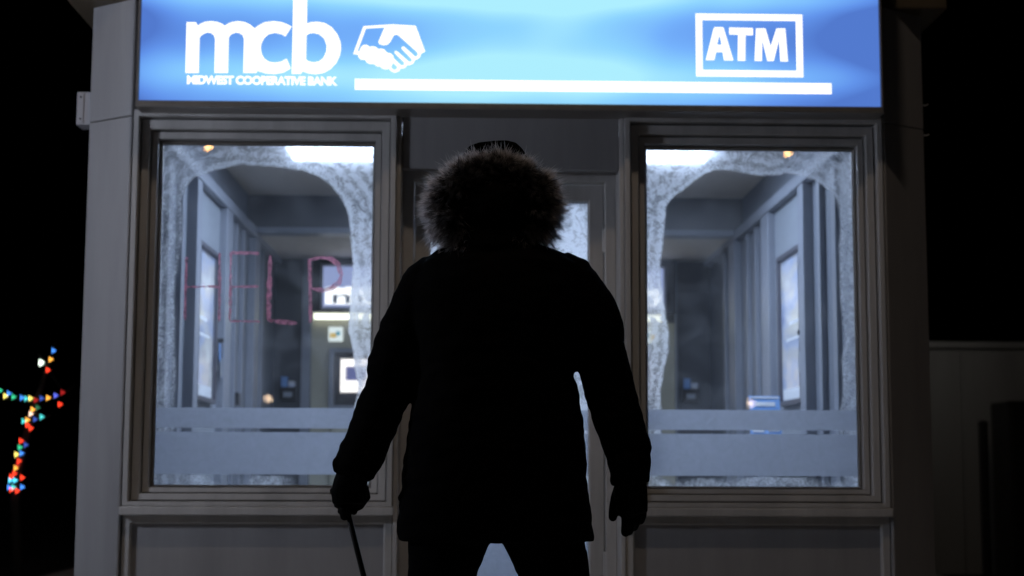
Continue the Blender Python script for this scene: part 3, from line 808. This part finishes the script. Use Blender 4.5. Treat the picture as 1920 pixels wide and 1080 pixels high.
# body under the clothes: head with a face, neck, torso, arms, legs, one surface
bm = bmesh.new()
hc = Vector((-0.075, -1.905, 1.645))
ellipsoid(bm, hc, (0.076, 0.095, 0.112), 20, 14)
ellipsoid(bm, hc + Vector((0, 0.045, -0.07)), (0.052, 0.055, 0.05))                   # jaw
ellipsoid(bm, hc + Vector((0, 0.098, -0.012)), (0.013, 0.022, 0.028), 10, 8)         # nose
ellipsoid(bm, hc + Vector((0, 0.088, -0.058)), (0.025, 0.014, 0.010), 10, 8)         # mouth
for s in (-1, 1):
    ellipsoid(bm, hc + Vector((s * 0.077, -0.005, -0.005)), (0.010, 0.018, 0.030), 8, 8)
    ellipsoid(bm, hc + Vector((s * 0.031, 0.083, 0.012)), (0.015, 0.010, 0.009), 8, 8)
sweep(bm, [(-0.075, -1.95, 1.40), (-0.075, -1.94, 1.50), (-0.075, -1.915, 1.61)], [(0.085, 0.07), 0.058, 0.056])
sweep(bm, [(-0.065, -1.95, 0.80), (-0.065, -1.95, 0.95), (-0.065, -1.95, 1.15), (-0.067, -1.95, 1.32), (-0.07, -1.955, 1.44)], [(0.16, 0.11), (0.17, 0.115), (0.155, 0.11), (0.19, 0.12), (0.15, 0.09)], 18)
for arm in ([(805, 528), (775, 600), (737, 715), (700, 800), (664, 890)], [(1062, 528), (1105, 600), (1140, 715), (1172, 800), (1180, 905)]):
    sweep(bm, [pp(*q) for q in arm], [0.062, 0.056, 0.048, 0.042, 0.034])
for leg in ([(845, 985), (826, 1100), (812, 1260), (800, 1470)], [(1016, 985), (1046, 1100), (1068, 1260), (1086, 1470)]):
    sweep(bm, [pp(*q) for q in leg], [0.085, 0.075, 0.058, 0.042])
remeshed('body', bm, M['skin'], person, 0.010)

# parka: torso, sleeves and hood as one garment
bm = bmesh.new()
TOR = [(1014, 750, 1112, .150), (1000, 747, 1113, .155), (960, 750, 1106, .160), (930, 752, 1101, .165), (880, 757, 1098, .170), (830, 762, 1097, .172), (790, 768, 1093, .172), (740, 778, 1084, .170),
       (700, 784, 1076, .168), (650, 776, 1086, .168), (600, 768, 1098, .165), (560, 766, 1102, .160), (525, 774, 1096, .150), (500, 786, 1088, .135), (482, 802, 1066, .115), (470, 818, 1046, .10), (460, 845, 1010, .085)]
P, Rr = [], []
for y, xl, xr, dep in TOR:
    P.append(pp((xl + xr) / 2, y)); Rr.append(((xr - xl) / 2 * K, dep))
rings = []
for c, (a, b) in zip(P, Rr):
    ring = []
    for k in range(40):
        an = 2 * PI * k / 40
        ca, sa = math.cos(an), math.sin(an)
        e = 0.80
        ring.append(bm.verts.new((c.x + a * math.copysign(abs(ca) ** e, ca), c.y + b * math.copysign(abs(sa) ** e, sa), c.z)))
    rings.append(ring)
for r0, r1 in zip(rings, rings[1:]):
    for k in range(40): bm.faces.new((r0[k], r0[(k + 1) % 40], r1[(k + 1) % 40], r1[k]))
bm.faces.new(rings[0][::-1]); bm.faces.new(rings[-1])
ARM_L = [(828, 512, 46), (806, 532, 52), (787, 568, 55), (770, 610, 54), (752, 650, 52), (738, 686, 51), (735, 704, 49), (732, 717, 42), (726, 734, 47), (713, 765, 45), (700, 798, 44), (687, 830, 44), (676, 852, 43), (666, 874, 39), (660, 897, 34)]
ARM_R = [(1036, 508, 46), (1063, 528, 53), (1089, 560, 57), (1107, 592, 56), (1117, 630, 55), (1129, 672, 51), (1140, 712, 48), (1150, 752, 47), (1160, 786, 47), (1170, 818, 46), (1178, 845, 43), (1180, 872, 40), (1182, 906, 36)]
for A in (ARM_L, ARM_R):
    pts = [pp(x, y, 0.02 * math.sin(i / (len(A) - 1) * PI) - 0.0) for i, (x, y, r) in enumerate(A)]
    sweep(bm, pts, [(r * K * (1.0 + 0.035 * math.sin(i * 2.1)), r * K * 1.08) for i, (x, y, r) in enumerate(A)], 20)
# cuffs with a strap tab
sweep(bm, [pp(681, 846), pp(664, 888)], [44 * K, 39 * K], 20)
sweep(bm, [pp(633, 858, -0.02), pp(634, 884, -0.02)], [9 * K, 9 * K], 8)
sweep(bm, [pp(1179, 858), pp(1182, 908)], [42 * K, 37 * K], 20)
sweep(bm, [pp(1146, 856, -0.01), pp(1147, 874, -0.01)], [7 * K, 7 * K], 8)
sweep(bm, [pp(753, 928, -0.03), pp(753, 938, -0.03)], [6 * K, 6 * K], 8)
# hood seen from behind, and its stiff peak beyond the fur
ellipsoid(bm, pp(925, 398, 0.01), (0.124, 0.125, 0.120), 24, 16)
sweep(bm, [pp(925, 485, -0.01), pp(925, 450, 0.0), pp(925, 410, 0.01)], [(0.150, 0.110), (0.120, 0.105), (0.105, 0.09)], 24)
sweep(bm, [pp(925 + 85 * math.cos(q), 388 - (63 if math.sin(q) > 0 else 80) * math.sin(q), -0.02) for q in [2 * PI * i / 36 for i in range(37)]], [0.026] * 37, 12)   # rolled hood edge under the fur
remeshed('parka', bm, M['cloth'], person, 0.007, wrinkle=0.0048, smooth=4)
bm = bmesh.new()
PK = [(866, 298), (870, 280), (879, 268), (898, 261), (925, 258), (950, 257), (968, 261), (980, 272), (989, 286), (993, 300)]
for s0, s1 in zip(PK, PK[1:]):
    pass
front = [bm.verts.new(pp(x, y, 0.055)) for x, y in PK]
backv = [bm.verts.new(pp(925 + (x - 925) * 0.98, y + 6, -0.005)) for x, y in PK]
lowf = [bm.verts.new(pp(x, 330, 0.055)) for x, y in PK]
lowb = [bm.verts.new(pp(x, 330, -0.005)) for x, y in PK]
for i in range(len(PK) - 1):
    bm.faces.new((front[i], front[i + 1], backv[i + 1], backv[i]))
    bm.faces.new((front[i], lowf[i], lowf[i + 1], front[i + 1]))
    bm.faces.new((backv[i], backv[i + 1], lowb[i + 1], lowb[i]))
    bm.faces.new((lowf[i], lowb[i], lowb[i + 1], lowf[i + 1]))
bm.faces.new((front[0], backv[0], lowb[0], lowf[0])); bm.faces.new((front[-1], lowf[-1], lowb[-1], backv[-1]))
remeshed('hood_peak', bm, M['cloth'], person, 0.006, wrinkle=0.001, smooth=3)

# fur trim: thousands of tapering hairs on a ring round the face opening
def fur():
    rnd = random.Random(11)
    verts, faces, tips = [], [], []
    cx, cz = 925, 388
    for lock in range(640):
        th = rnd.uniform(0, 2 * PI)
        c, s = math.cos(th), math.sin(th)
        if s < -0.93 or (s < -0.8 and rnd.random() < 0.4): continue
        ph0 = rnd.uniform(-0.45, 1.45) * PI * 0.62          # round the rolled edge: outwards .. towards the back
        q = Vector((c * 3.4, s * 3.4, ph0 * 1.1))
        l1, l2 = noise.noise(q * 2.2), noise.noise(q * 2.2 + Vector((31, 0, 0)))
        radial = Vector((c, 0, s)); tang = Vector((-s, 0, c))
        out0 = radial * math.cos(ph0) + Vector((0, -1, 0)) * math.sin(ph0)
        rx, rz = 85, (63 if s > 0 else 80)
        lroot = pp(cx + rx * c, cz - rz * s, -0.035) + out0 * 0.020
        ldir = (radial * (0.80 + 0.30 * math.cos(ph0)) + out0 * 0.60 + Vector((0, -0.15, 0)) + tang * (0.8 * l1 + rnd.gauss(0, 0.28))
                + Vector((rnd.gauss(0, .12), 0.5 * l2 + rnd.gauss(0, .15), rnd.gauss(0, .12) - 0.10))).normalized()
        LL = rnd.uniform(0.044, 0.070) * (0.86 if s > 0.75 else 1.0)
        lbend = (tang * (0.6 * l2 + rnd.gauss(0, 0.25)) + Vector((0, rnd.gauss(0, .15), -0.35 + rnd.gauss(0, .15)))) * LL
        ltip = lroot + ldir * LL + lbend * 0.5
        rim_light = rnd.uniform(0.75, 1.15) * (0.36 + 0.68 * max(0.0, math.cos(ph0)))  # rim light put into the hair colour: outer locks paler, rearward ones darker
        for hair in range(46):
            root = lroot + tang * rnd.gauss(0, 0.0075) + out0.cross(tang) * rnd.gauss(0, 0.0075)
            loose = 0.0035 if rnd.random() < 0.7 else 0.012
            tp = ltip + Vector((rnd.gauss(0, loose), rnd.gauss(0, loose), rnd.gauss(0, loose))) + ldir * rnd.uniform(-0.014, 0.006)
            m1 = root.lerp(tp, 0.5) + ldir * (0.05 * LL) - lbend * 0.10
            m2 = root.lerp(tp, 0.8) - lbend * 0.05
            d = (tp - root).normalized()
            side = d.cross(Vector((rnd.gauss(0, 1), rnd.gauss(0, 1), rnd.gauss(0, 1)))).normalized()
            w = 0.0010
            k0 = len(verts)
            verts += [root - side * w, root + side * w, m1 + side * w * 0.85, m1 - side * w * 0.85, m2 + side * w * 0.5, m2 - side * w * 0.5, tp]
            tint = rnd.uniform(0.8, 1.1) * rim_light
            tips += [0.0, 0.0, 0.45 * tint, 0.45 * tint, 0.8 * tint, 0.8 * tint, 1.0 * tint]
            faces += [(k0, k0 + 1, k0 + 2, k0 + 3), (k0 + 3, k0 + 2, k0 + 4, k0 + 5), (k0 + 5, k0 + 4, k0 + 6)]
    me = bpy.data.meshes.new('fur_trim'); me.from_pydata([tuple(v) for v in verts], [], faces)
    a = me.attributes.new('tip', 'FLOAT', 'POINT'); a.data.foreach_set('value', tips)
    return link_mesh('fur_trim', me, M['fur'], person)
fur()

# trousers
bm = bmesh.new()
sweep(bm, [pp(930, 1012), pp(930, 985), pp(930, 940)], [(0.20, 0.13), (0.225, 0.14), (0.22, 0.14)], 24)
LEG_L = [(842, 985, 80), (840, 1012, 76), (834, 1040, 70), (828, 1080, 63), (822, 1140, 60), (815, 1230, 56), (808, 1330, 54), (802, 1425, 54), (800, 1468, 56)]
LEG_R = [(1016, 985, 80), (1020, 1012, 74), (1030, 1040, 70), (1041, 1080, 66), (1052, 1140, 62), (1064, 1230, 57), (1076, 1330, 55), (1084, 1425, 54), (1087, 1468, 56)]
for L_ in (LEG_L, LEG_R):
    sweep(bm, [pp(x, y) for x, y, r in L_], [(r * K, r * K * 1.1) for x, y, r in L_], 18)
remeshed('trousers', bm, M['trouser'], person, 0.010, wrinkle=0.003)
for x in (800, 1087):
    a = pp(x, 1470)
    bm = bmesh.new()
    sweep(bm, [(a.x, a.y - 0.01, 0.16), (a.x, a.y, 0.08), (a.x, a.y + 0.005, 0.012)], [0.058, 0.056, (0.056, 0.07)], 16)
    sweep(bm, [(a.x, a.y - 0.075, 0.045), (a.x, a.y + 0.02, 0.05), (a.x, a.y + 0.12, 0.045), (a.x, a.y + 0.19, 0.035)], [(0.044, 0.040), (0.052, 0.046), (0.052, 0.042), (0.036, 0.030)], 16)
    o = remeshed('boot', bm, M['boot'], person, 0.008)
    zmin = min(v.co.z for v in o.data.vertices)
    for v in o.data.vertices: v.co.z = max(v.co.z - zmin * 0, 0.002)

# gloves: right hand hangs open, left hand closed on the rod
def finger(bm, pts, r0, r1):
    n = len(pts)
    sweep(bm, pts, [r0 + (r1 - r0) * i / (n - 1) for i in range(n)], 10)
    ellipsoid(bm, pts[-1], (r1, r1, r1), 8, 6)
bm = bmesh.new()
sweep(bm, [pp(1182, 898), pp(1182, 920), pp(1184, 945), pp(1187, 964)], [(30 * K, 26 * K), (32 * K, 24 * K), (31 * K, 22 * K), (28 * K, 19 * K)], 16)
for k, (pa, pb, pc) in enumerate((((1174, 955), (1174, 982), (1173, 998)), ((1184, 958), (1183, 982), (1180, 996)), ((1195, 956), (1194, 976), (1190, 988)), ((1204, 950), (1205, 966), (1203, 976)))):
    dy = -0.012 + 0.010 * k
    finger(bm, [pp(*pa, dy), pp(*pb, dy + 0.006), pp(*pc, dy + 0.016)], 10.5 * K, 9 * K)
finger(bm, [pp(1163, 915, 0.010), pp(1156, 935, 0.016), pp(1152, 955, 0.018), pp(1150, 970, 0.016)], 12 * K, 8.5 * K)
remeshed('glove', bm, M['glove'], person, 0.0032, smooth=2)['label'] = 'open glove hanging at the side'
ROD0, ROD1 = pp(644, 936, 0.03), pp(680, 1080, 0.03)
rd = (ROD1 - ROD0).normalized()
bm = bmesh.new()
sweep(bm, [pp(661, 888), pp(657, 905, 0.005), pp(654, 925, 0.004), pp(654, 945, 0.0)], [(29 * K, 25 * K), (32 * K, 24 * K), (34 * K, 20 * K), (30 * K, 17 * K)], 16)
for k in range(4):                                     # fingers wrap round the rod, little finger lowest
    c = ROD0 + rd * (-0.022 + 0.019 * k)
    rr = 0.0195
    side = Vector((1, 0, 0)); dep = Vector((0, 1, 0))
    pts = []
    for j in range(7):
        an = math.radians(-60 + 48 * j)
        pts.append(c + dep * (math.sin(an) * rr) + side * (math.cos(an) * rr * (1.25 if k < 3 else 1.0)))
    finger(bm, pts, 0.0145 - 0.001 * k, 0.0125 - 0.001 * k)
finger(bm, [pp(680, 915, 0.01), pp(684, 932, 0.025), pp(672, 948, 0.045), pp(655, 956, 0.055)], 0.017, 0.013)
finger(bm, [pp(646, 950, 0.012), pp(645, 968, 0.02)], 0.016, 0.0135)
remeshed('glove', bm, M['glove'], person, 0.0032, smooth=2)['label'] = 'glove closed around the rod'

# the rod
rod = empty('metal_rod', tuple(ROD0)); tag(rod, 'thin black metal rod held in the gloved left hand', 'rod')
end = ROD0 + rd * 0.60
bm = bmesh.new(); sweep(bm, [ROD0 - rd * 0.05, ROD0 + rd * 0.2, end], [0.0078, 0.0078, 0.0075], 12); obj('shaft', bm, M['iron'], rod, smooth=True)
bm = bmesh.new(); sweep(bm, [end - rd * 0.004, end + rd * 0.02, end + rd * 0.035 + Vector((0.012, 0, 0)), end + rd * 0.04 + Vector((0.04, 0, 0.004))], [0.0085, 0.0085, 0.008, 0.005], 10); obj('bent_tip', bm, M['iron'], rod, smooth=True)

# ------------------------------------------------------------------ behind: lights on a bare tree, pale shed
tree = empty('bare_tree', (-4.22, 8.02, -0.12)); tag(tree, 'slim bare tree in the dark, wound with coloured lights', 'tree')
def tp(px, py, dy=0.0): return on_y(px, py, 8.0) + Vector((0, dy, 0))
bm = bmesh.new()
sweep(bm, [(-4.24, 8.03, -0.15), tp(26, 940, .03), tp(34, 880, .03), tp(44, 830, .03), tp(55, 790, .03), tp(68, 748, .03), tp(84, 700, .03), tp(102, 640, .03)], [0.05, 0.042, 0.038, 0.034, 0.03, 0.024, 0.016, 0.006], 8)
obj('trunk', bm, M['bark'], tree, smooth=True)
for br in ([(66, 752), (40, 748), (10, 746), (-30, 738)], [(68, 748), (95, 746), (118, 738), (140, 722)], [(62, 772), (78, 785), (92, 778)], [(88, 690), (80, 676), (70, 664)]):
    bm = bmesh.new(); sweep(bm, [tp(x, y, .025) for x, y in br], [0.016 - 0.004 * i for i in range(len(br))], 6); obj('branch', bm, M['bark'], tree, smooth=True)
BC = {'b': (0.05, 0.22, 0.75), 'o': (1.0, 0.42, 0.06), 'w': (0.85, 1.0, 0.85), 'r': (1.0, 0.05, 0.02), 'g': (0.03, 0.42, 0.20), 'y': (1.0, 0.80, 0.16), 't': (0.06, 0.50, 0.48),
      'D': (0.25, 0.01, 0.01), 'n': (0.03, 0.06, 0.28), 'i': (0.08, 0.10, 0.55), 'W': (1.0, 0.66, 0.50), 'd': (0.02, 0.10, 0.05), 'c': (0.08, 0.60, 0.85)}
BULBS = [(230, 130, 'b'), (218, 167, 'o'), (178, 181, 'w'), (206, 212, 'r'), (268, 306, 'D'), (239, 319, 'i'), (257, 356, 'r'), (207, 329, 'o'), (180, 331, 'n'), (155, 338, 'D'), (133, 331, 'y'), (115, 332, 't'), (97, 328, 'b'), (62, 325, 'g'),
         (27, 321, 'y'), (42, 310, 'b'), (5, 298, 'g'), (163, 370, 'd'), (142, 378, 'o'), (134, 396, 'W'), (180, 409, 't'), (152, 419, 'n'), (120, 422, 'o'), (104, 427, 't'), (120, 443, 'r'), (134, 457, 'r'), (93, 510, 'r'), (113, 527, 'n'),
         (88, 537, 'g'), (95, 562, 'b'), (74, 567, 'y'), (85, 594, 'r'), (80, 610, 'D'), (71, 624, 'o'), (65, 647, 'r'), (98, 664, 'r'), (52, 660, 'r'), (48, 676, 'c'), (68, 676, 'c'), (98, 704, 'b'), (61, 705, 't'), (43, 705, 'b'), (52, 715, 'r'), (77, 720, 'r')]
lights = empty('string_lights', tuple(tp(60, 800))); tag(lights, 'string of small coloured bulbs glowing in the dark left of the kiosk', 'string lights')
BM_ = {k: glow('bulb_glow_' + n, BC[k], 3.8) for k, n in zip(BC, ('blue', 'orange', 'white', 'red', 'green', 'yellow', 'teal', 'dim_red', 'navy', 'indigo', 'warm_white', 'dim_green', 'cyan'))}
pts = [tp(x / 2.25, 600 + y / 2.25, -0.04) for x, y, k in BULBS]
bm = bmesh.new(); sweep(bm, [p + Vector((0, 0.012, 0.012)) for p in pts], [0.003] * len(pts), 5); obj('cable', bm, M['dark_metal'], lights)
_bulb = {}
for (x, y, k), p in zip(BULBS, pts):
    if k not in _bulb:
        bm = bmesh.new(); sweep(bm, [(0, 0, 0.014), (0, 0, 0.008), (0, 0, -0.004), (0, 0, -0.014), (0, 0, -0.018)], [0.006, 0.011, 0.012, 0.007, 0.002], 8)
        me = bpy.data.meshes.new('bulb'); bm.to_mesh(me); bm.free(); me.materials.append(BM_[k]); _bulb[k] = me
    o = bpy.data.objects.new('bulb', _bulb[k]); COL.objects.link(o)
    o.parent = lights; o.location = p - lights.location
    s = 1.5 if k == 'w' else 1.0
    o.scale = (s, s, s)

shed = empty('pale_shed', (6.5, 10, -0.12)); tag(shed, 'low pale shed standing in the dark right of the kiosk', 'shed')
box('wall', 4.0, 10.5, 9.0, 12.0, -0.13, 2.10, M['shed'], shed)
for i in range(9):
    box('siding_panel', 4.0 + i * 0.72, 4.0 + i * 0.72 + 0.712, 8.975, 8.999, -0.12, 2.06, M['shed'], shed, bevel=0.004)
box('roof', 3.95, 10.6, 8.93, 12.1, 2.101, 2.165, M['shed'], shed, bevel=0.01)
cab = empty('utility_cabinet', (5.5, 8.5, -0.12)); tag(cab, 'dark utility cabinet with a small green plate in front of the shed', 'cabinet')
box('body', 4.92, 5.9, 8.25, 8.75, -0.12, 1.55, M['dark_metal'], cab, bevel=0.02)
box('cabinet_door', 4.96, 5.86, 8.235, 8.249, 0.0, 1.50, M['dark_metal'], cab, bevel=0.005)
M['green'] = painted('green_plate', (0.05, 0.22, 0.12), 0.4, 0.05)
box('plate', 5.12, 5.20, 8.225, 8.234, 0.96, 1.22, M['green'], cab)
post = empty('bollard', (4.73, 8.4, -0.12)); tag(post, 'thin dark post standing in front of the pale shed', 'post')
bm = bmesh.new(); sweep(bm, [(4.73, 8.4, -0.12), (4.73, 8.4, 1.32)], [0.045, 0.045], 12); obj('shaft', bm, M['dark_metal'], post)
bm = bmesh.new(); sweep(bm, [(4.73, 8.4, 1.321), (4.73, 8.4, 1.35), (4.73, 8.4, 1.37)], [0.05, 0.048, 0.02], 12); obj('cap', bm, M['dark_metal'], post)

# ------------------------------------------------------------------ car-park lamps behind the camera (mirrored in the panes)
def globe_lamp(x, y, h, r, mat, label, group='car park lamps'):
    t = empty('lamp_post', (x, y, -0.12)); tag(t, label, 'lamp post', group)
    bm = bmesh.new(); sweep(bm, [(x, y, -0.12), (x, y, 0.3), (x, y, h - r)], [0.09, 0.055, 0.04], 10); obj('pole', bm, M['dark_metal'], t)
    bm = bmesh.new(); sweep(bm, [(x, y, h - r - 0.02), (x, y, h - r * 0.8)], [0.05, r * 0.7], 12); obj('fitter', bm, M['dark_metal'], t)
    bm = bmesh.new(); ellipsoid(bm, (x, y, h), (r, r, r), 20, 12); obj('globe', bm, mat, t, smooth=True)
    return t
M['sodium'] = glow('sodium_lamp_glow', (1.0, 0.48, 0.14), 60.0)
M['sodium_pale'] = glow('pale_sodium_glow', (1.0, 0.70, 0.46), 17.0)
M['mercury'] = glow('mercury_lamp_glow', (0.78, 0.84, 1.0), 160.0)
M['back_lamp'] = glow('back_lamp_glow', (1.0, 0.96, 0.90), 13.0)
M['near_sodium'] = glow('near_sodium_glow', (1.0, 0.79, 0.60), 118.0)
for px, py, dist, mat, lab in ((390, 277, 32, 'sodium', 'tall orange lamp at the far left of the car park'), (1477, 288, 32, 'sodium', 'tall orange lamp at the far right of the car park'),
                               (503, 748, 40, 'sodium_pale', 'low pale lamp at the left of the car park'), (1408, 757, 40, 'sodium_pale', 'low pale lamp at the right of the car park')):
    a = on_y(px, py, CAM_LOC.y + dist)                  # virtual image behind the pane
    globe_lamp(a.x, 2 * GLASS_Y - a.y, a.z, 0.065 if dist < 35 else 0.10, M[mat], lab)
globe_lamp(-3.45, -1.7, 2.05, 0.13, M['mercury'], 'white globe lamp close to the left front of the kiosk')
globe_lamp(3.40, 7.75, 2.45, 0.11, M['back_lamp'], 'globe lamp hidden behind the kiosk, lighting the shed')
# tall lamp with an arm over the forecourt
t = empty('street_lamp', (2.9, -3.4, -0.12)); tag(t, 'tall street lamp with an arm over the forecourt', 'street lamp')
bm = bmesh.new(); sweep(bm, [(2.9, -3.4, -0.12), (2.9, -3.4, 0.4), (2.9, -3.4, 6.1)], [0.12, 0.08, 0.05], 12); obj('pole', bm, M['dark_metal'], t)
bm = bmesh.new(); sweep(bm, [(2.9, -3.4, 6.08), (2.6, -3.35, 6.22), (1.6, -3.15, 6.28), (0.1, -2.85, 6.24)], [0.045, 0.04, 0.035, 0.03], 10); obj('arm', bm, M['dark_metal'], t)
bm = bmesh.new(); ellipsoid(bm, (-0.25, -2.8, 6.22), (0.36, 0.17, 0.07), 20, 10)
bmesh.ops.bisect_plane(bm, geom=bm.verts[:] + bm.edges[:] + bm.faces[:], plane_co=(0, 0, 6.19), plane_no=(0, 0, -1), clear_outer=True)
obj('lamp_head', bm, M['dark_metal'], t, smooth=True)
bm = bmesh.new(); ellipsoid(bm, (-0.28, -2.8, 6.165), (0.22, 0.13, 0.05), 16, 8); obj('lens', bm, M['near_sodium'], t, smooth=True)
